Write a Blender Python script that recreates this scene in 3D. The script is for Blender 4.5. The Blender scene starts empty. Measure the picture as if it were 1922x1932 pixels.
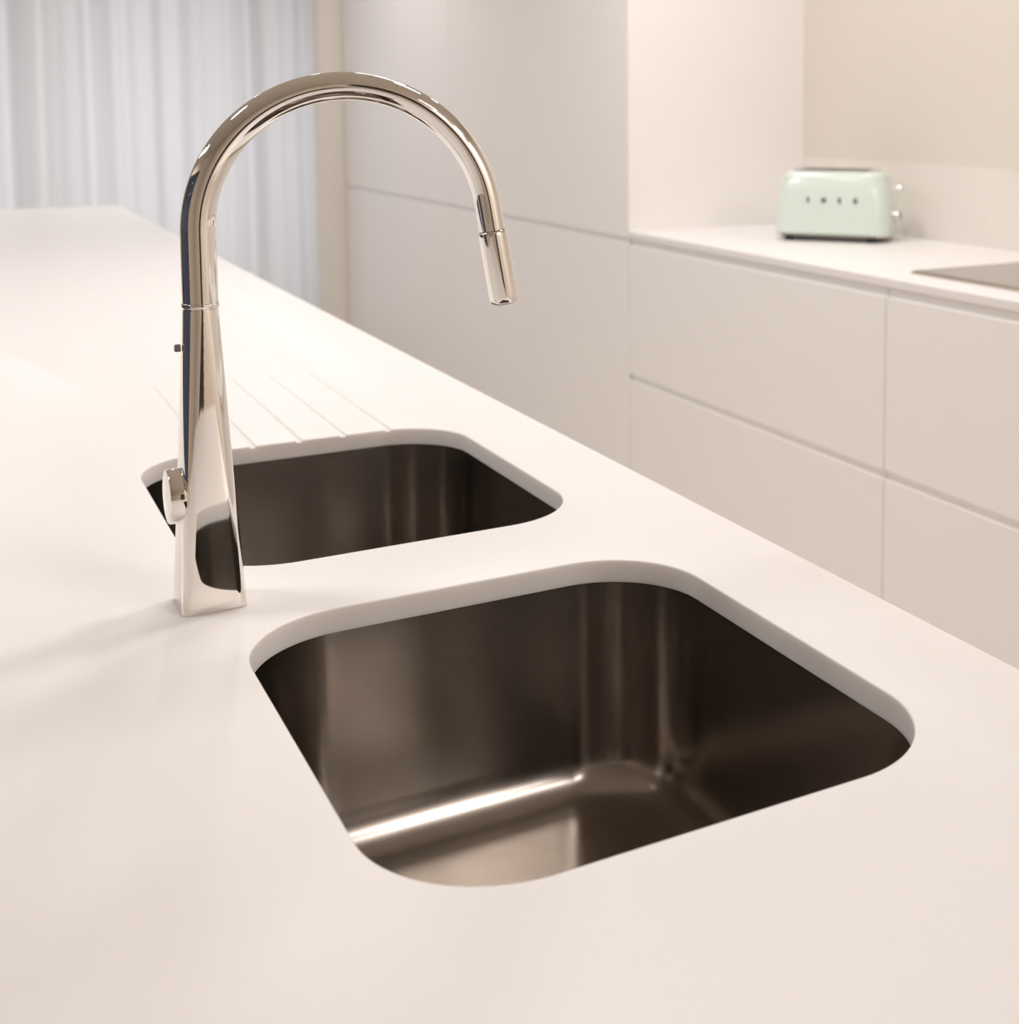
import bpy, bmesh, math, random
from mathutils import Vector, Matrix
random.seed(7)
sc = bpy.context.scene
COL = sc.collection
PI = math.pi

# ------------------------------------------------------------------ camera
cam_d = bpy.data.cameras.new('camera')
cam = bpy.data.objects.new('camera', cam_d)
COL.objects.link(cam)
sc.camera = cam
F, CX, CY, PITCH, YAW = 2508.0, 1314.8, 416.5, 0.0879, 0.5265   # pixels in the 1922 x 1932 frame
cam.location = (0, 0, 1.27)
cam.rotation_euler = (PI / 2 - PITCH, 0, -YAW)
cam_d.sensor_fit = 'AUTO'
cam_d.sensor_width = 36
cam_d.lens = 36 * F / 1932
cam_d.shift_x = -(CX - 961) / 1932
cam_d.shift_y = -(966 - CY) / 1932
cam_d.clip_start = 0.02
cam_d.dof.use_dof = True
cam_d.dof.focus_distance = 0.98
cam_d.dof.aperture_fstop = 9.5

# ------------------------------------------------------------------ view, world, big lights
sc.view_settings.view_transform = 'Standard'
sc.view_settings.look = 'None'
sc.view_settings.gamma = 1
sc.view_settings.use_curve_mapping = False
sc.view_settings.exposure = -0.06
w = bpy.data.worlds.new('dusk')
sc.world = w
w.use_nodes = True
bg = w.node_tree.nodes['Background']
bg.inputs[0].default_value = (0.035, 0.045, 0.068, 1)
bg.inputs[1].default_value = 1.0

CEIL = 2.55
LAMP_COL = (1.0, 0.96, 0.93)
LAMP_W = 7.6
# unseen lights fitted to the room's brightness: x, y, relative power, diameter
UNSEEN_LIGHTS = [(1.95, -2.05, 1.8, .34), (1.95, -1.45, 1.8, .34), (1.35, -2.05, 1.8, .34), (1.15, -0.9, 0.9, .34), (1.15, 1.4, 1.4, .34),
              (1.15, 2.25, 1.1, .34), (1.15, 3.0, 1.35, .34), (1.9, 2.6, 0.6, .13), (1.15, 5.3, 1.15, .13), (0.35, 5.3, 0.8, .13), (-0.8, 1.6, 1.15, .34),
              (-1.9, 2.0, 1.6, .34), (-1.9, 2.8, 1.6, .34), (-1.9, 3.6, 1.4, .34), (-1.9, 4.4, 1.2, .34)]
# cool evening daylight arriving from outside the curtained window
dl = bpy.data.lights.new('daylight', 'AREA')
dl.shape = 'RECTANGLE'
dl.size, dl.size_y = 3.0, 2.2
dl.energy = 66
dl.color = (0.93, 0.96, 1.0)
dlo = bpy.data.objects.new('daylight', dl)
COL.objects.link(dlo)
dlo.location = (0.5, 7.9, 1.0)
dlo.rotation_euler = (-PI / 2, 0, 0)


# ------------------------------------------------------------------ materials
def mat(name, col, rough=0.5, metal=0.0, spec=0.5, coat=0.0, noise=None, bump=None):
    m = bpy.data.materials.new(name)
    m.use_nodes = True
    nt = m.node_tree
    b = nt.nodes['Principled BSDF']
    b.inputs['Base Color'].default_value = (*col, 1)
    b.inputs['Roughness'].default_value = rough
    b.inputs['Metallic'].default_value = metal
    b.inputs['Specular IOR Level'].default_value = spec
    b.inputs['Coat Weight'].default_value = coat
    if noise or bump:
        tc = nt.nodes.new('ShaderNodeTexCoord')
        mp = nt.nodes.new('ShaderNodeMapping')
        n = nt.nodes.new('ShaderNodeTexNoise')
        nt.links.new(tc.outputs['Object'], mp.inputs[0])
        nt.links.new(mp.outputs[0], n.inputs['Vector'])
        if noise:
            scale, stretch, lo, hi = noise
            mp.inputs['Scale'].default_value = stretch
            n.inputs['Scale'].default_value = scale
            n.inputs['Detail'].default_value = 4
            mr = nt.nodes.new('ShaderNodeMapRange')
            mr.inputs['To Min'].default_value = lo
            mr.inputs['To Max'].default_value = hi
            nt.links.new(n.outputs['Fac'], mr.inputs['Value'])
            nt.links.new(mr.outputs[0], b.inputs['Roughness'])
        if bump:
            bp = nt.nodes.new('ShaderNodeBump')
            bp.inputs['Strength'].default_value = bump
            bp.inputs['Distance'].default_value = 0.0005
            nt.links.new(n.outputs['Fac'], bp.inputs['Height'])
            nt.links.new(bp.outputs[0], b.inputs['Normal'])
    return m


M_TOP = mat('white_solid_surface', (0.82, 0.795, 0.79), 0.38, spec=0.4, noise=(9, (1, 1, 1), 0.35, 0.41))
_b = M_TOP.node_tree.nodes['Principled BSDF']
_b.inputs['Subsurface Weight'].default_value = 0.6
_b.inputs['Subsurface Radius'].default_value = (1.0, 0.85, 0.75)
_b.inputs['Subsurface Scale'].default_value = 0.008
M_CAB = mat('matt_white_lacquer', (0.88, 0.85, 0.83), 0.42, spec=0.4, noise=(5, (1, 1, 1), 0.38, 0.46))
M_BODY = mat('cabinet_carcass_lacquer', (0.86, 0.83, 0.80), 0.5, noise=(5, (1, 1, 1), 0.45, 0.55))
M_WALL = mat('painted_wall', (0.82, 0.77, 0.71), 0.75, noise=(20, (1, 1, 1), 0.7, 0.8), bump=0.05)
M_WALLBACK = mat('taupe_painted_wall', (0.68, 0.61, 0.54), 0.8, noise=(20, (1, 1, 1), 0.75, 0.85), bump=0.05)
M_CEIL = mat('painted_ceiling', (0.60, 0.545, 0.48), 0.8, noise=(20, (1, 1, 1), 0.75, 0.85), bump=0.05)
M_PANEL = mat('beige_wall_panel_shaded', (0.74, 0.68, 0.615), 0.5, noise=(8, (1, 1, 1), 0.45, 0.55))  # tan paint, darkened further in place of shade high on the wall
M_SPLASH = mat('splashback_panel', (0.80, 0.75, 0.70), 0.25, noise=(8, (1, 1, 1), 0.22, 0.3))
M_CHROME = mat('polished_chrome', (0.86, 0.83, 0.79), 0.03, 1.0, noise=(15, (1, 1, 1), 0.02, 0.05))
M_CHROME2 = mat('toaster_chrome', (0.80, 0.78, 0.74), 0.15, 1.0, noise=(15, (1, 1, 1), 0.12, 0.2))
M_MINT = mat('mint_green_enamel', (0.68, 0.78, 0.71), 0.16, coat=0.5, noise=(12, (1, 1, 1), 0.14, 0.2))
M_GREY = mat('grey_plastic', (0.16, 0.14, 0.13), 0.4, noise=(30, (1, 1, 1), 0.35, 0.45))
M_DARK = mat('dark_plastic', (0.03, 0.027, 0.025), 0.5, noise=(30, (1, 1, 1), 0.45, 0.55))
M_GLASS_HOB = mat('hob_surface', (0.22, 0.195, 0.165), 0.12, spec=0.8, noise=(10, (1, 1, 1), 0.1, 0.14))
M_HOB_EDGE = mat('hob_bevelled_edge', (0.62, 0.57, 0.5), 0.2, 1.0, noise=(10, (1, 1, 1), 0.18, 0.25))
M_DOOR = mat('reflection_door_dark', (0.03, 0.022, 0.018), 0.4, noise=(6, (1, 1, 12), 0.35, 0.5))
M_FRAME = mat('window_frame_paint', (0.68, 0.64, 0.6), 0.5, noise=(6, (1, 1, 1), 0.45, 0.55))


def floor_material():
    m = mat('oak_boards', (0.2, 0.13, 0.085), 0.45)
    nt = m.node_tree
    b = nt.nodes['Principled BSDF']
    tc = nt.nodes.new('ShaderNodeTexCoord')
    br = nt.nodes.new('ShaderNodeTexBrick')
    br.inputs['Scale'].default_value = 1
    br.inputs['Brick Width'].default_value = 1.6
    br.inputs['Row Height'].default_value = 0.16
    br.inputs['Mortar Size'].default_value = 0.003
    br.inputs['Color1'].default_value = (0.64, 0.58, 0.52, 1)
    br.inputs['Color2'].default_value = (0.60, 0.54, 0.48, 1)
    br.inputs['Mortar'].default_value = (0.25, 0.2, 0.16, 1)
    nt.links.new(tc.outputs['Object'], br.inputs['Vector'])
    nt.links.new(br.outputs['Color'], b.inputs['Base Color'])
    return m


def steel_material():
    m = bpy.data.materials.new('brushed_stainless_steel')
    m.use_nodes = True
    nt = m.node_tree
    b = nt.nodes['Principled BSDF']
    b.inputs['Metallic'].default_value = 1
    b.inputs['Anisotropic'].default_value = 0.6
    b.inputs['Anisotropic Rotation'].default_value = 0.25
    tg = nt.nodes.new('ShaderNodeTangent')
    tg.direction_type = 'RADIAL'
    tg.axis = 'Z'
    nt.links.new(tg.outputs[0], b.inputs['Tangent'])
    tc = nt.nodes.new('ShaderNodeTexCoord')
    mp = nt.nodes.new('ShaderNodeMapping')
    mp.inputs['Scale'].default_value = (6, 6, 240)
    n = nt.nodes.new('ShaderNodeTexNoise')
    n.inputs['Scale'].default_value = 6
    n.inputs['Detail'].default_value = 5
    nt.links.new(tc.outputs['Object'], mp.inputs[0])
    nt.links.new(mp.outputs[0], n.inputs['Vector'])
    mr = nt.nodes.new('ShaderNodeMapRange')
    mr.inputs['To Min'].default_value = 0.18
    mr.inputs['To Max'].default_value = 0.26
    nt.links.new(n.outputs['Fac'], mr.inputs['Value'])
    nt.links.new(mr.outputs[0], b.inputs['Roughness'])
    n2 = nt.nodes.new('ShaderNodeTexNoise')          # faint blotches of the brushed finish
    n2.inputs['Scale'].default_value = 30
    n2.inputs['Detail'].default_value = 6
    nt.links.new(tc.outputs['Object'], n2.inputs['Vector'])
    mx = nt.nodes.new('ShaderNodeMix')
    mx.data_type = 'RGBA'
    mx.inputs['A'].default_value = (0.29, 0.26, 0.235, 1)
    mx.inputs['B'].default_value = (0.38, 0.34, 0.305, 1)
    nt.links.new(n2.outputs['Fac'], mx.inputs['Factor'])
    nt.links.new(mx.outputs['Result'], b.inputs['Base Color'])
    return m


def curtain_material():
    m = bpy.data.materials.new('sheer_white_voile')
    m.use_nodes = True
    nt = m.node_tree
    nt.nodes.clear()
    out = nt.nodes.new('ShaderNodeOutputMaterial')
    d = nt.nodes.new('ShaderNodeBsdfDiffuse')
    t = nt.nodes.new('ShaderNodeBsdfTranslucent')
    tr = nt.nodes.new('ShaderNodeBsdfTransparent')
    mix = nt.nodes.new('ShaderNodeMixShader')
    mix2 = nt.nodes.new('ShaderNodeMixShader')
    d.inputs[0].default_value = (0.84, 0.81, 0.80, 1)
    t.inputs[0].default_value = (0.84, 0.84, 0.86, 1)
    tc = nt.nodes.new('ShaderNodeTexCoord')
    n = nt.nodes.new('ShaderNodeTexNoise')
    n.inputs['Scale'].default_value = 300
    mr = nt.nodes.new('ShaderNodeMapRange')
    mr.inputs['To Min'].default_value = 0.04
    mr.inputs['To Max'].default_value = 0.14
    nt.links.new(tc.outputs['Object'], n.inputs['Vector'])
    nt.links.new(n.outputs['Fac'], mr.inputs['Value'])
    mix.inputs[0].default_value = 0.42
    nt.links.new(d.outputs[0], mix.inputs[1])
    nt.links.new(t.outputs[0], mix.inputs[2])
    nt.links.new(mr.outputs[0], mix2.inputs[0])
    nt.links.new(mix.outputs[0], mix2.inputs[1])
    nt.links.new(tr.outputs[0], mix2.inputs[2])
    nt.links.new(mix2.outputs[0], out.inputs[0])
    return m


def pane_material():
    m = bpy.data.materials.new('clear_window_glass')
    m.use_nodes = True
    nt = m.node_tree
    nt.nodes.clear()
    out = nt.nodes.new('ShaderNodeOutputMaterial')
    tr = nt.nodes.new('ShaderNodeBsdfTransparent')
    g = nt.nodes.new('ShaderNodeBsdfGlossy')
    g.inputs['Roughness'].default_value = 0.02
    fr = nt.nodes.new('ShaderNodeFresnel')
    mix = nt.nodes.new('ShaderNodeMixShader')
    nt.links.new(fr.outputs[0], mix.inputs[0])
    nt.links.new(tr.outputs[0], mix.inputs[1])
    nt.links.new(g.outputs[0], mix.inputs[2])
    nt.links.new(mix.outputs[0], out.inputs[0])
    return m


def lens_material():
    m = bpy.data.materials.new('lit_lamp_lens')
    m.use_nodes = True
    b = m.node_tree.nodes['Principled BSDF']
    b.inputs['Emission Color'].default_value = (*LAMP_COL, 1)
    b.inputs['Emission Strength'].default_value = 2
    return m


M_FLOOR = floor_material()
M_STEEL = steel_material()
M_CURTAIN = curtain_material()
M_PANE = pane_material()
M_LENS = lens_material()


# ------------------------------------------------------------------ mesh helpers
def obj(name, bm, m, parent=None, smooth=False, angle=None):
    bmesh.ops.recalc_face_normals(bm, faces=bm.faces)
    me = bpy.data.meshes.new(name)
    bm.to_mesh(me)
    bm.free()
    for mm in (m if isinstance(m, (list, tuple)) else [m]):
        me.materials.append(mm)
    o = bpy.data.objects.new(name, me)
    COL.objects.link(o)
    if smooth:
        for p in me.polygons:
            p.use_smooth = True
        me.set_sharp_from_angle(angle=math.radians(angle or 40))
    if parent:
        o.parent = parent
    return o


def thing(name, label, cat, loc=(0, 0, 0), rz=0, group=None):
    o = bpy.data.objects.new(name, None)
    o.empty_display_size = 0.05
    COL.objects.link(o)
    o.location = loc
    o.rotation_euler = (0, 0, rz)
    o['label'] = label
    o['category'] = cat
    if group:
        o['group'] = group
    return o


def tag(o, label, cat, group=None):
    o['label'] = label
    o['category'] = cat
    if group:
        o['group'] = group
    return o


def struct(name, bm, m, parent=None, smooth=False):
    o = obj(name, bm, m, parent, smooth)
    if not parent:
        o['kind'] = 'structure'
    return o


def box(bm, x0, x1, y0, y1, z0, z1, bev=0.0, seg=2):
    r = bmesh.ops.create_cube(bm, size=1)
    for v in r['verts']:
        v.co = Vector((x0 + (v.co.x + .5) * (x1 - x0), y0 + (v.co.y + .5) * (y1 - y0), z0 + (v.co.z + .5) * (z1 - z0)))
    if bev:
        vs = set(r['verts'])
        es = [e for e in bm.edges if e.verts[0] in vs and e.verts[1] in vs]
        bmesh.ops.bevel(bm, geom=es, offset=bev, segments=seg, affect='EDGES', profile=0.5)


def bx(*a, **k):
    bm = bmesh.new()
    box(bm, *a, **k)
    return bm


def rrect(hx, hy, r, n=12, cx=0.0, cy=0.0):
    r = min(r, hx - 1e-5, hy - 1e-5)
    pts = []
    for k, (sx, sy) in enumerate(((1, 1), (-1, 1), (-1, -1), (1, -1))):
        for i in range(n + 1):
            a = k * PI / 2 + i * PI / 2 / n
            pts.append((cx + sx * (hx - r) + r * math.cos(a), cy + sy * (hy - r) + r * math.sin(a)))
    return pts


def loft(bm, loops, cap0=True, cap1=True, close=False):
    rows = [[bm.verts.new(p) for p in lp] for lp in loops]
    n = len(rows[0])
    pairs = list(zip(rows, rows[1:])) + ([(rows[-1], rows[0])] if close else [])
    for a, b in pairs:
        for i in range(n):
            j = (i + 1) % n
            bm.faces.new((a[i], a[j], b[j], b[i]))
    if cap0 and not close:
        bm.faces.new(list(reversed(rows[0])))
    if cap1 and not close:
        bm.faces.new(rows[-1])
    return rows


def lathe(bm, prof, n=48, origin=(0, 0, 0), axis='Z', cap=True):
    """prof: list of (radius, along)"""
    loops = []
    for r, h in prof:
        lp = []
        for i in range(n):
            a = 2 * PI * i / n
            u, v = r * math.cos(a), r * math.sin(a)
            p = {'Z': (u, v, h), 'X': (h, u, v), 'Y': (v, h, u)}[axis]
            lp.append((origin[0] + p[0], origin[1] + p[1], origin[2] + p[2]))
        loops.append(lp)
    loft(bm, loops, cap, cap)


def sweep(bm, pts, radii, n=40, cap=True, side=None):
    """tube along points lying in a vertical plane whose normal is side"""
    loops = []
    for i, p in enumerate(pts):
        p = Vector(p)
        t = (Vector(pts[min(i + 1, len(pts) - 1)]) - Vector(pts[max(i - 1, 0)])).normalized()
        s = Vector(side).normalized()
        u = t.cross(s).normalized()
        r = radii[i]
        loops.append([tuple(p + s * (r * math.cos(2 * PI * k / n)) + u * (r * math.sin(2 * PI * k / n))) for k in range(n)])
    loft(bm, loops, cap, cap)


def slab_with_holes(outer, holes, z0, z1, bev):
    """a flat slab with rounded-edged cut-outs; outer / holes are 2-D loops"""
    bm = bmesh.new()

    def inset(lp, d):
        out = []
        n = len(lp)
        for i in range(n):
            a, p, b = Vector(lp[i - 1]), Vector(lp[i]), Vector(lp[(i + 1) % n])
            t = ((p - a).normalized() + (b - p).normalized()).normalized()
            nrm = Vector((t.y, -t.x))
            out.append(tuple(p + nrm * d))
        return out
    tops, bots = [], []
    for k, lp in enumerate([outer] + holes):
        # loops run counter-clockwise: +d is outward
        sgn = -1 if k == 0 else 1
        rings = []
        for q in range(5):
            a = q / 4 * PI / 2
            rings.append([(x, y, z1 - bev * (1 - math.cos(a))) for x, y in inset(lp, sgn * bev * (1 - math.sin(a)))])
        rings.append([(x, y, z0) for x, y in lp])
        rows = [[bm.verts.new(p) for p in r] for r in rings]
        n = len(lp)
        for a, b in zip(rows, rows[1:]):
            for i in range(n):
                j = (i + 1) % n
                bm.faces.new((a[i], b[i], b[j], a[j]))
        tops.append(rows[0])
        bots.append(rows[-1])
    bm.edges.ensure_lookup_table()
    for group in (tops, bots):
        es = []
        for row in group:
            for i in range(len(row)):
                e = bm.edges.get((row[i], row[(i + 1) % len(row)]))
                es.append(e)
        bmesh.ops.triangle_fill(bm, use_beauty=True, use_dissolve=False, edges=es)
    return bm


# ------------------------------------------------------------------ room shell
XL, YB, YF = -2.6, -2.4, 6.43
XR = 2.3765                       # wall behind the far run of units
struct('floor', bx(XL - .1, XR + .15, YB - .1, 8.2, -0.1, 0), M_FLOOR)
struct('ceiling', bx(XL - .1, XR + .15, YB - .1, 6.95, CEIL, CEIL + .1), M_CEIL)
struct('wall_right', bx(XR + .0225, XR + .15, YB, 6.95, 0, CEIL), M_WALL)

# left wall with an unseen window, added so the chrome reflects dark dusk
bm = bmesh.new()
wl = (0.2, 4.8, 0.0, 2.25)        # y0 y1 z0 z1 of the opening
box(bm, XL - .1, XL, YB, wl[0], 0, CEIL)
box(bm, XL - .1, XL, wl[1], 6.95, 0, CEIL)
box(bm, XL - .1, XL, wl[0], wl[1], wl[3], CEIL)
struct('wall_left', bm, M_WALLBACK)
wn = bpy.data.objects.new('reflection_window', None)
COL.objects.link(wn)
wn['kind'] = 'structure'
bm = bmesh.new()
for y in (wl[0] + .025, 1.7, 3.2, wl[1] - .025):
    box(bm, XL - .08, XL - .02, y - .025, y + .025, wl[2], wl[3], .003)
for z in (wl[2] + .025, wl[3] - .025):
    box(bm, XL - .079, XL - .021, wl[0], wl[1], z - .025, z + .025, .003)
obj('window_frame', bm, M_DARK, wn)
obj('window_pane', bx(XL - .055, XL - .045, wl[0] + .02, wl[1] - .02, wl[2] + .02, wl[3] - .02), M_PANE, wn)

# back wall (behind the camera) with a dark door added for the chrome to reflect
bm = bmesh.new()
db = (-0.02, 0.60, 2.1)
box(bm, XL, db[0], YB - .1, YB, 0, CEIL)
box(bm, db[1], XR, YB - .1, YB, 0, CEIL)
box(bm, db[0], db[1], YB - .1, YB, db[2], CEIL)
struct('wall_back', bm, M_WALLBACK)
dn = bpy.data.objects.new('reflection_door', None)
COL.objects.link(dn)
dn['kind'] = 'structure'
obj('door_leaf', bx(db[0] + .003, db[1] - .003, YB - .06, YB - .02, .005, db[2] - .003, .003), M_DOOR, dn)
bm = bmesh.new()
lathe(bm, [(.006, 0), (.006, .05)], 16, (db[0] + .07, YB - .02, 1.0), 'Y')
box(bm, db[0] + .06, db[0] + .19, YB + .02, YB + .034, .992, 1.008, .003)
obj('door_handle', bm, M_CHROME, dn)

# far wall: a return beside the tall units, then the window opening with the curtain hung before it
WX0, WX1 = -1.6, 1.85
bm = bmesh.new()
box(bm, 1.655, XR + .02, YF, YF + .14, 0, CEIL)
struct('wall_far', bm, M_WALL)
bm = bmesh.new()
box(bm, WX1, XR, 6.85, 6.95, 0, CEIL)
box(bm, XL, WX0, 6.85, 6.95, 0, CEIL)
box(bm, WX0, WX1, 6.85, 6.95, 2.3, CEIL)
struct('wall_far', bm, M_WALL)
wn1 = bpy.data.objects.new('window_1', None)
COL.objects.link(wn1)
wn1['kind'] = 'structure'
bm = bmesh.new()
for x in (WX0 + .03, -0.57, .47, WX1 - .03):
    box(bm, x - .03, x + .03, 6.87, 6.93, 0, 2.3, .003)
for z in (.03, 2.27):
    box(bm, WX0, WX1, 6.871, 6.929, z - .03, z + .03, .003)
obj('window_frame', bm, M_FRAME, wn1)
obj('window_pane', bx(WX0 + .02, WX1 - .02, 6.895, 6.905, .03, 2.27), M_PANE, wn1)

# ------------------------------------------------------------------ island
ZT, TH = 0.900, 0.0185
IX0, IX1, IY0, IY1 = -0.50, 0.607, -0.30, 5.23
SX0, SX1 = 0.1720, 0.5100
F_Y0, F_Y1 = 0.5628, 0.9553       # front cut-out
R_Y0, R_Y1 = 1.0711, 1.4650       # rear cut-out
RC = 0.077
SXC, SHX = (SX0 + SX1) / 2, (SX1 - SX0) / 2
h1 = rrect(SHX, (F_Y1 - F_Y0) / 2, RC, 20, SXC, (F_Y0 + F_Y1) / 2)
h2 = rrect(SHX, (R_Y1 - R_Y0) / 2, RC, 20, SXC, (R_Y0 + R_Y1) / 2)
outer = rrect((IX1 - IX0) / 2, (IY1 - IY0) / 2, 0.004, 4, (IX0 + IX1) / 2, (IY0 + IY1) / 2)
top = obj('island_worktop', slab_with_holes(outer, [h1, h2], ZT - TH, ZT, 0.0014), M_TOP)
tag(top, 'long white solid-surface island worktop with two sink cut-outs and drainer grooves', 'worktop')
# drainer grooves, milled into the slab and falling towards the rear sink
for gx in (0.245, 0.2945, 0.344, 0.3925, 0.4435):
    bm = bmesh.new()
    y0, y1 = R_Y1 - .03, 1.845
    loops = []
    for y, d in ((y0, 0.0034), (y0 + .06, 0.0018), (y1 - .015, 0.0012), (y1, 0.0004)):
        lp = []
        for k in range(9):
            a = PI * k / 8
            lp.append((gx - 0.0037 * math.cos(a), y, ZT - d * math.sin(a)))
        lp += [(gx + 0.0037, y, ZT + .01), (gx - 0.0037, y, ZT + .01)]
        loops.append(lp)
    loft(bm, loops)
    cut = obj('groove_cutter', bm, M_TOP)
    md = top.modifiers.new('groove', 'BOOLEAN')
    md.operation = 'DIFFERENCE'
    md.solver = 'EXACT'
    md.object = cut
    dg = bpy.context.evaluated_depsgraph_get()
    new = bpy.data.meshes.new_from_object(top.evaluated_get(dg))
    top.modifiers.clear()
    top.data = new
    cm = cut.data
    bpy.data.objects.remove(cut)
    bpy.data.meshes.remove(cm)
for p in top.data.polygons:
    p.use_smooth = True
top.data.set_sharp_from_angle(angle=math.radians(35))

isl = thing('island_cabinet', 'white island base under the long worktop with the sinks', 'cabinet', (0, 0, 0))
bm = bmesh.new()
cx0, cx1, cy0, cy1 = IX0 + .03, IX1 - .04, IY0 + .03, IY1 - .03
zt = ZT - TH
box(bm, cx0, cx1, cy0, cy0 + .02, .1, zt)
box(bm, cx0, cx1, cy1 - .02, cy1, .1, zt)
box(bm, cx0, cx0 + .02, cy0 + .02, cy1 - .02, .1, zt)
box(bm, cx0 + .02, cx1 - .02, cy0 + .02, cy1 - .02, .1, .12)
box(bm, cx1 - .02, cx1, cy0 + .02, cy1 - .02, .1, zt)
box(bm, cx0 + .05, cx1 - .05, cy0 + .05, cy1 - .05, 0, .1)
obj('body', bm, M_BODY, isl)
nd = 6
for i in range(nd):
    a = cy0 + (cy1 - cy0) * i / nd
    b = cy0 + (cy1 - cy0) * (i + 1) / nd
    obj('door', bx(cx1, cx1 + .019, a + .0015, b - .0015, .105, zt - .02, .0015), M_CAB, isl)

# ------------------------------------------------------------------ sinks
def make_sink(y0, y1, label):
    yc, hy = (y0 + y1) / 2, (y1 - y0) / 2
    t = thing('undermount_sink', label, 'sink', (SXC, yc, 0.695), 0, 'undermount sinks in the island')
    zt_ = ZT - TH - 0.695
    g = 0.0030                     # the steel stands back a little behind the stone edge
    inner = []

    def ring(off, z):
        return [(x, y, z) for x, y in rrect(SHX + off, hy + off, RC + off, 16)]
    inner.append(ring(.022, zt_ - .0012))
    inner.append(ring(g, zt_ - .0012))
    fr = 0.034
    dep = 0.015                    # floor level above origin
    wall_in = -0.002
    for q in range(1, 5):
        f = q / 5
        inner.append(ring(g + (wall_in - g) * f, zt_ - .0012 - (zt_ - .0012 - dep - fr) * f))
    for q in range(0, 9):
        a = q / 8 * PI / 2
        inner.append(ring(wall_in - fr * (1 - math.cos(a)), dep + fr * (1 - math.sin(a))))
    # floor falls gently to the round waste
    last = inner[-1]
    wx, wy, wr = 0.0, 0.0, 0.045
    for f in (.25, .5, .75, 1.0):
        lp = []
        for x, y, z in last:
            ang = math.atan2(y, x)
            cx_, cy_ = wx + wr * math.cos(ang), wy + wr * math.sin(ang)
            lp.append((x + (cx_ - x) * f, y + (cy_ - y) * f, z - .004 * f))
        inner.append(lp)
    bm = bmesh.new()
    loft(bm, inner, False, False)
    b = obj('bowl', bm, M_STEEL, t, True, 60)
    so = b.modifiers.new('thickness', 'SOLIDIFY')
    so.thickness = 0.001
    # make the thickness go to the outside of the bowl
    so.offset = -1 if b.data.polygons[40].normal.dot(Vector((0, 0, 1))) >= 0 else 1
    bm = bmesh.new()
    zf = dep - .004
    lathe(bm, [(.0565 - .012, zf - .001), (.0445, zf + .0005), (.041, zf + .001), (.037, zf - .001), (.034, zf - .006), (.0, zf - .006)][:-1], 48)
    obj('drain', bm, M_CHROME2, t, True, 50)
    return t


make_sink(F_Y0, F_Y1, 'large brushed steel undermount sink nearest the camera, in front of the tap')
make_sink(R_Y0, R_Y1, 'brushed steel undermount sink behind the tap, beside the drainer grooves')

# ------------------------------------------------------------------ tap
TX, TY = 0.1697, 1.0143
tap = thing('kitchen_tap', 'tall polished chrome gooseneck tap with a square base between the two sinks', 'tap', (TX, TY, ZT))
zr = 0.2205                       # top of the tapered body above the worktop
bm = bmesh.new()
loops = []
for k in range(25):
    s = k / 24
    hx = 0.0232 + (0.0125 - 0.0232) * s
    cr = min(hx, 0.0062 + (0.0125 - 0.0062) * (s ** 0.6))
    lp = rrect(hx, hx, cr, 10)
    loops.append([(x, y, .0008 + (zr - .0008) * s) for x, y in lp])
loops.insert(0, [(x * .985, y * .985, 0) for x, y, z in loops[0]])
loft(bm, loops)
obj('body', bm, M_CHROME, tap, True, 50)
bm = bmesh.new()
lathe(bm, [(.0118, zr), (.0118, zr + .0012), (.0131, zr + .0016), (.0133, zr + .003), (.0131, zr + .0044), (.0125, zr + .0048)], 48)
obj('collar', bm, M_CHROME, tap, True, 40)
# gooseneck
TH_A = -0.19
zc, R = 0.2766, 0.1065
sw = 2.982
dirv = Vector((math.cos(TH_A), math.sin(TH_A), 0))
sidev = Vector((-math.sin(TH_A), math.cos(TH_A), 0))
pts, rad = [], []
for k in range(8):
    pts.append(Vector((0, 0, zr + .0046 + (zc - zr - .0046) * k / 8)))
NA = 72
for k in range(NA + 1):
    a = sw * k / NA
    pts.append(dirv * (R * (1 - math.cos(a))) + Vector((0, 0, zc + R * math.sin(a))))
L = len(pts)
rad = [0.0125 + (0.0101 - 0.0125) * min(1, max(0, (i - 4) / (L * .62))) for i in range(L)]
bm = bmesh.new()
endt = dirv * math.sin(sw) + Vector((0, 0, math.cos(sw)))
# straight length up to the joint with the spray head
j0 = pts[-1]
for q in (1, 2):
    pts.append(j0 + endt * 0.011 * q)
    rad.append(rad[L - 1])
sweep(bm, pts, rad, 48, True, sidev)
obj('spout', bm, M_CHROME, tap, True, 60)
j1 = pts[-1]
prof = [(0, .0090), (.0006, .0105), (.0016, .0112), (.0040, .0112), (.0525, .01145), (.0560, .0113), (.0575, .0105), (.0580, .0092)]
bm = bmesh.new()
sweep(bm, [j1 + endt * a for a, b in prof], [b for a, b in prof], 48, True, sidev)
sh = obj('spray_head', bm, M_CHROME, tap, True, 60)
bm = bmesh.new()
sweep(bm, [j1 + endt * .0575, j1 + endt * .0587], [.0082, .0080], 32, True, sidev)
obj('nozzle', bm, M_DARK, sh, True, 40)
# round side control facing the island's outer side
bm = bmesh.new()
lathe(bm, [(.0185, -.0165), (.0200, -.0180), (.0200, -.0262), (.0192, -.0275), (.0170, -.0280)], 56, (0, 0, .084), 'X')
hd = obj('side_handle', bm, M_CHROME, tap, True, 40)
bm = bmesh.new()
lathe(bm, [(.0028, -.0148), (.0028, -.0182), (.0022, -.0188)], 20, (0, 0, .193), 'X')
obj('button', bm, M_GREY, tap, True, 40)

# ------------------------------------------------------------------ far run of units
XF = 1.7629                        # plane of all the fronts
Y_T0 = 3.4281
FT = 0.019                         # front thickness
struct('baseboard_right', bx(XF + .05, XF + .065, 0.0, 6.42, 0, .098), M_BODY)


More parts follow.
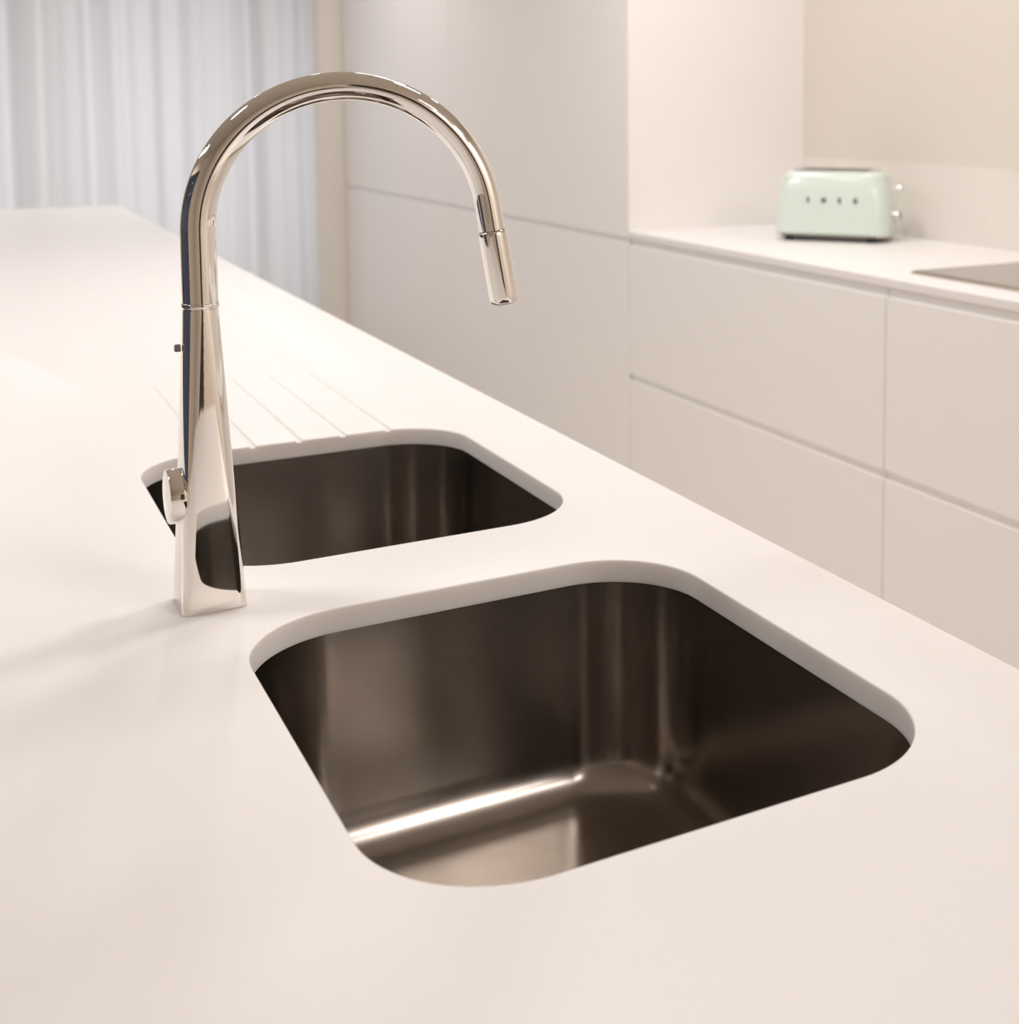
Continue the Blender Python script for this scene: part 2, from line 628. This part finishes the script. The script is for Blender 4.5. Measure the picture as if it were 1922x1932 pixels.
def front(name, y0, y1, z0, z1, parent, label=None):
    o = obj(name, bx(XF, XF + FT, y0 + .0014, y1 - .0014, z0, z1, .0012), M_CAB, parent)
    if label:
        o['label'] = label
    return o


tall_edges = [3.4281, 4.182, 4.925, 5.68, 6.425]
tall_labels = ['white handleless tall cabinet directly beside the toaster niche',
               'white handleless tall cabinet second from the toaster niche',
               'white handleless tall cabinet third from the toaster niche',
               'white handleless tall cabinet next to the sheer curtain']
TALL_H = 2.30
for i in range(4):
    a, b = tall_edges[i], tall_edges[i + 1]
    t = thing('tall_cabinet', tall_labels[i], 'cabinet', (XF, a, 0), 0, 'handleless tall cabinets beside the curtain')
    bm = bmesh.new()
    box(bm, XF + .0195, XR, a + .0002, b - .0002, .1, TALL_H)
    if i == 0:                     # the finished end panel of the run is flush with the fronts
        box(bm, XF, XF + .0195, a, a + .0012, .1, TALL_H)
    body = obj('body', bm, M_BODY if i else M_CAB, t)
    body.location = (-XF, -a, 0)
    for nm, z0, z1 in (('upper_door', .8805, TALL_H), ('lower_door', .105, .8655)):
        d = front(nm, a + (.0012 if i == 0 else 0), b, z0, z1, t)
        d.location = (-XF, -a, 0)
    g_ = obj('grip_channel', bx(XF + .008, XF + .0196, a + .0014, b - .0014, .862, .884), M_CAB, t)
    g_.location = (-XF, -a, 0)

base_edges = [3.4281, 2.2310, 1.0340, -0.163]
base_labels = ['white handleless drawer cabinet below the toaster',
               'white handleless drawer cabinet under the hob',
               'white handleless drawer cabinet beyond the hob at the near end']
for i in range(3):
    b, a = base_edges[i], base_edges[i + 1]
    t = thing('drawer_cabinet', base_labels[i], 'cabinet', (XF, a, 0), 0, 'handleless drawer cabinets below the far worktop')
    bm = bmesh.new()
    box(bm, XF + .0195, XR, a + .0003, b - .0003, .1, .8795)
    body = obj('body', bm, M_BODY, t)
    body.location = (-XF, -a, 0)
    for z0, z1 in ((.4798, .8585), (.105, .4628)):
        d = front('drawer', a, b, z0, z1, t)
        d.location = (-XF, -a, 0)
    for z0, z1 in ((.460, .483), (.855, .8795)):
        g_ = obj('grip_channel', bx(XF + .009, XF + .0196, a + .0014, b - .0014, z0, z1), M_CAB, t)
        g_.location = (-XF, -a, 0)

bm = bx(XF, XR, base_edges[-1], Y_T0, .8800, .9000, .0012)
cw = obj('wall_worktop', bm, M_TOP)
tag(cw, 'white worktop along the far wall carrying the mint toaster and the hob', 'worktop')
bm = bx(XR - .004, XR + .002, base_edges[-1], Y_T0, .9000, 1.102, .0008)
struct('trim_1', bx(XR - .0005, XR + .002, base_edges[-1], Y_T0, 1.102, CEIL), M_PANEL)
sp = obj('splashback', bm, M_SPLASH)
tag(sp, 'low off-white splashback strip behind the mint toaster', 'splashback')

# hob
hb = thing('hob', 'flat grey hob with a thin pale rim on the far worktop', 'hob', (1.852, 1.46, .900))
bm = bmesh.new()
W, D = 0.47, 0.80
lp = [[(x + W / 2, y + D / 2, z) for x, y in rrect(W / 2 - o, D / 2 - o, .004, 4)] for o, z in ((0, 0), (0, .0035), (.0025, .006), (.004, .006))]
loft(bm, lp)
obj('bevelled_frame', bm, M_HOB_EDGE, hb)
bm = bmesh.new()
lp = [[(x + W / 2, y + D / 2, z) for x, y in rrect(W / 2 - o, D / 2 - o, .004, 4)] for o, z in ((.006, .006), (.006, .0072), (.007, .0076))]
loft(bm, lp)
obj('glass_top', bm, M_GLASS_HOB, hb)

# ------------------------------------------------------------------ toaster
TA = math.atan2(-.786, .618)
tdir = Vector((.618, -.786))
tback = Vector((.786, .618))
TL, TW = 0.157, 0.090              # half length, half width at the foot of the body
tc = Vector((2.152, 2.942))
to = thing('toaster', 'mint green retro toaster with chrome trim on the far worktop', 'toaster', (tc.x, tc.y, .900), TA)
# local x runs along the toaster (to the lever end), local -y is its front
bm = bmesh.new()
prof = [(.019, 0.004), (.021, 0.0), (.030, -.0005), (.060, .0008), (.100, .0045), (.130, .008), (.155, .0125), (.170, .017)]
lps = []
for z, o in prof:
    lps.append([(x, y, z) for x, y in rrect(TL - o, TW - o * .8, .045, 10)])
for k in range(1, 7):
    a = k / 6 * PI / 2
    o = .017 + .024 * (1 - math.cos(a))
    lps.append([(x, y, .170 + .018 * math.sin(a)) for x, y in rrect(TL - o, TW - o * .9 + .0014, .045 - .012 * k / 6, 10)])
loft(bm, lps)
obj('body', bm, M_MINT, to, True, 60)
bm = bmesh.new()
lps = [[(x, y, z) for x, y in rrect(TL - o, TW - o, .045, 10)] for z, o in ((.0095, .016), (.0095, .012), (.0155, .006), (.0165, -.001), (.0205, -.0008), (.022, .004))]
loft(bm, lps)
obj('base', bm, M_CHROME2, to, True, 50)
bm = bmesh.new()
box(bm, -.105, .105, -.052, .052, .186, .1925, .002)
tp = obj('top_plate', bm, M_CHROME2, to, False)
for s in (-1, 1):
    obj('slot', bx(-.095, .095, s * .026 - .013, s * .026 + .013, .190, .1930, .0006), M_DARK, tp)
for sx in (-1, 1):
    for sy in (-1, 1):
        bm = bmesh.new()
        lathe(bm, [(.013, 0), (.014, .003), (.012, .0115)], 24, (sx * .115, sy * .062, 0))
        obj('foot', bm, M_DARK, to, True, 50)
bm = bmesh.new()
lathe(bm, [(.0035, TL - .02), (.0035, TL + .012), (.011, TL + .013), (.012, TL + .020), (.009, TL + .026), (.004, TL + .028)], 24, (0, 0, .142), 'X')
obj('lever', bm, M_CHROME2, to, True, 50)
bm = bmesh.new()
lathe(bm, [(.017, TL - .012), (.017, TL + .006), (.013, TL + .008), (.013, TL + .018), (.011, TL + .020)], 28, (0, 0, .070), 'X')
kn = obj('browning_knob', bm, M_CHROME2, to, True, 50)
obj('pointer', bx(TL + .019, TL + .0215, -.0015, .0015, .060, .080), M_DARK, kn)
bm = bmesh.new()
lathe(bm, [(.0045, TL - .012), (.0045, TL + .003), (.0035, TL + .004)], 16, (0, -.048, .062), 'X')
obj('button', bm, M_CHROME2, to, True, 50)
# chrome lettering across the front
for k, ch in enumerate('SMEG'):
    cu = bpy.data.curves.new('letter', 'FONT')
    cu.body = ch
    cu.size = 0.0185
    cu.extrude = 0.0012
    cu.offset = 0.0007
    cu.align_x = 'CENTER'
    cu.align_y = 'CENTER'
    tmp = bpy.data.objects.new('letter', cu)
    COL.objects.link(tmp)
    dg = bpy.context.evaluated_depsgraph_get()
    me = bpy.data.meshes.new_from_object(tmp.evaluated_get(dg))
    bpy.data.objects.remove(tmp)
    me.materials.clear()
    me.materials.append(M_CHROME2)
    lo = bpy.data.objects.new('lettering', me)
    COL.objects.link(lo)
    lo.parent = to
    lo.rotation_euler = (PI / 2 - .045, 0, 0)
    lo.location = (-.056 + .0435 * k, -(TW - .0035) - .0003, .112)
# ------------------------------------------------------------------ curtain
bm = bmesh.new()
n = 900
xs0, xs1 = -1.75, 1.84
rows = []
for zi in range(7):
    z = 0.015 + (2.40 - .015) * zi / 6
    rows.append(z)


def fold(x):
    ph = x * 2 * PI
    return (0.042 * math.sin(ph / .31 + 1.3 * math.sin(ph / 1.7)) + 0.020 * math.sin(ph / .173 + 1.9 + .9 * math.sin(ph / .71))
            + 0.006 * math.sin(ph / .081 + .5))


vs = []
for z in rows:
    lp = []
    for i in range(n + 1):
        x = xs0 + (xs1 - xs0) * i / n
        lp.append(bm.verts.new((x + .004 * math.sin(z * 2 + x * 9), 6.68 + fold(x) * (.75 + .12 * z), z)))
    vs.append(lp)
for a, b in zip(vs, vs[1:]):
    for i in range(n):
        bm.faces.new((a[i], a[i + 1], b[i + 1], b[i]))
cur = obj('sheer_curtain', bm, M_CURTAIN, None, True, 180)
tag(cur, 'pleated sheer white curtain across the far window, bluish daylight behind it', 'curtain')
bm = bmesh.new()
lathe(bm, [(.012, -1.9), (.012, 1.9)], 20, (0, 6.68, 2.415), 'X')
rail = obj('curtain_rail', bm, M_CHROME2)
tag(rail, 'slim metal curtain rail above the sheer curtain', 'curtain rail')

# ------------------------------------------------------------------ ceiling lights, unseen: added and placed to balance the brightness
def make_unseen_light(power, x, y, dia):
    big = dia > .2  # large ones are added for softer shadows
    t = thing('downlight', 'added unseen large round ceiling light with warm white lens' if big else
              'small round recessed ceiling downlight with warm white lens', 'ceiling light', (x, y, CEIL), 0,
              'added large ceiling lights' if big else 'small recessed ceiling downlights')
    bm = bmesh.new()
    q = dia / 2 + .001
    prof = [(q, -.001), (q + .012, -.001), (q + .013, -.004), (q + .011, -.006), (q + .002, -.005), (q, -.003)]
    lps = [[(r * math.cos(2 * PI * k / 48), r * math.sin(2 * PI * k / 48), h) for k in range(48)] for r, h in prof]
    loft(bm, lps, close=True)
    obj('trim_ring', bm, M_FRAME, t, True, 50)
    bm = bmesh.new()
    lathe(bm, [(q, -.0005), (q, -.002)], 48)
    obj('lens', bm, M_LENS, t)
    ld = bpy.data.lights.new('unseen_lamp', 'AREA')
    ld.shape = 'DISK'
    ld.size = dia
    ld.energy = LAMP_W * power
    ld.color = LAMP_COL
    ld.spread = math.radians(175)
    lo = bpy.data.objects.new('unseen_lamp', ld)
    COL.objects.link(lo)
    lo.parent = t
    lo.location = (0, 0, -.008)


for x, y, power, dia in UNSEEN_LIGHTS:
    make_unseen_light(power, x, y, dia)
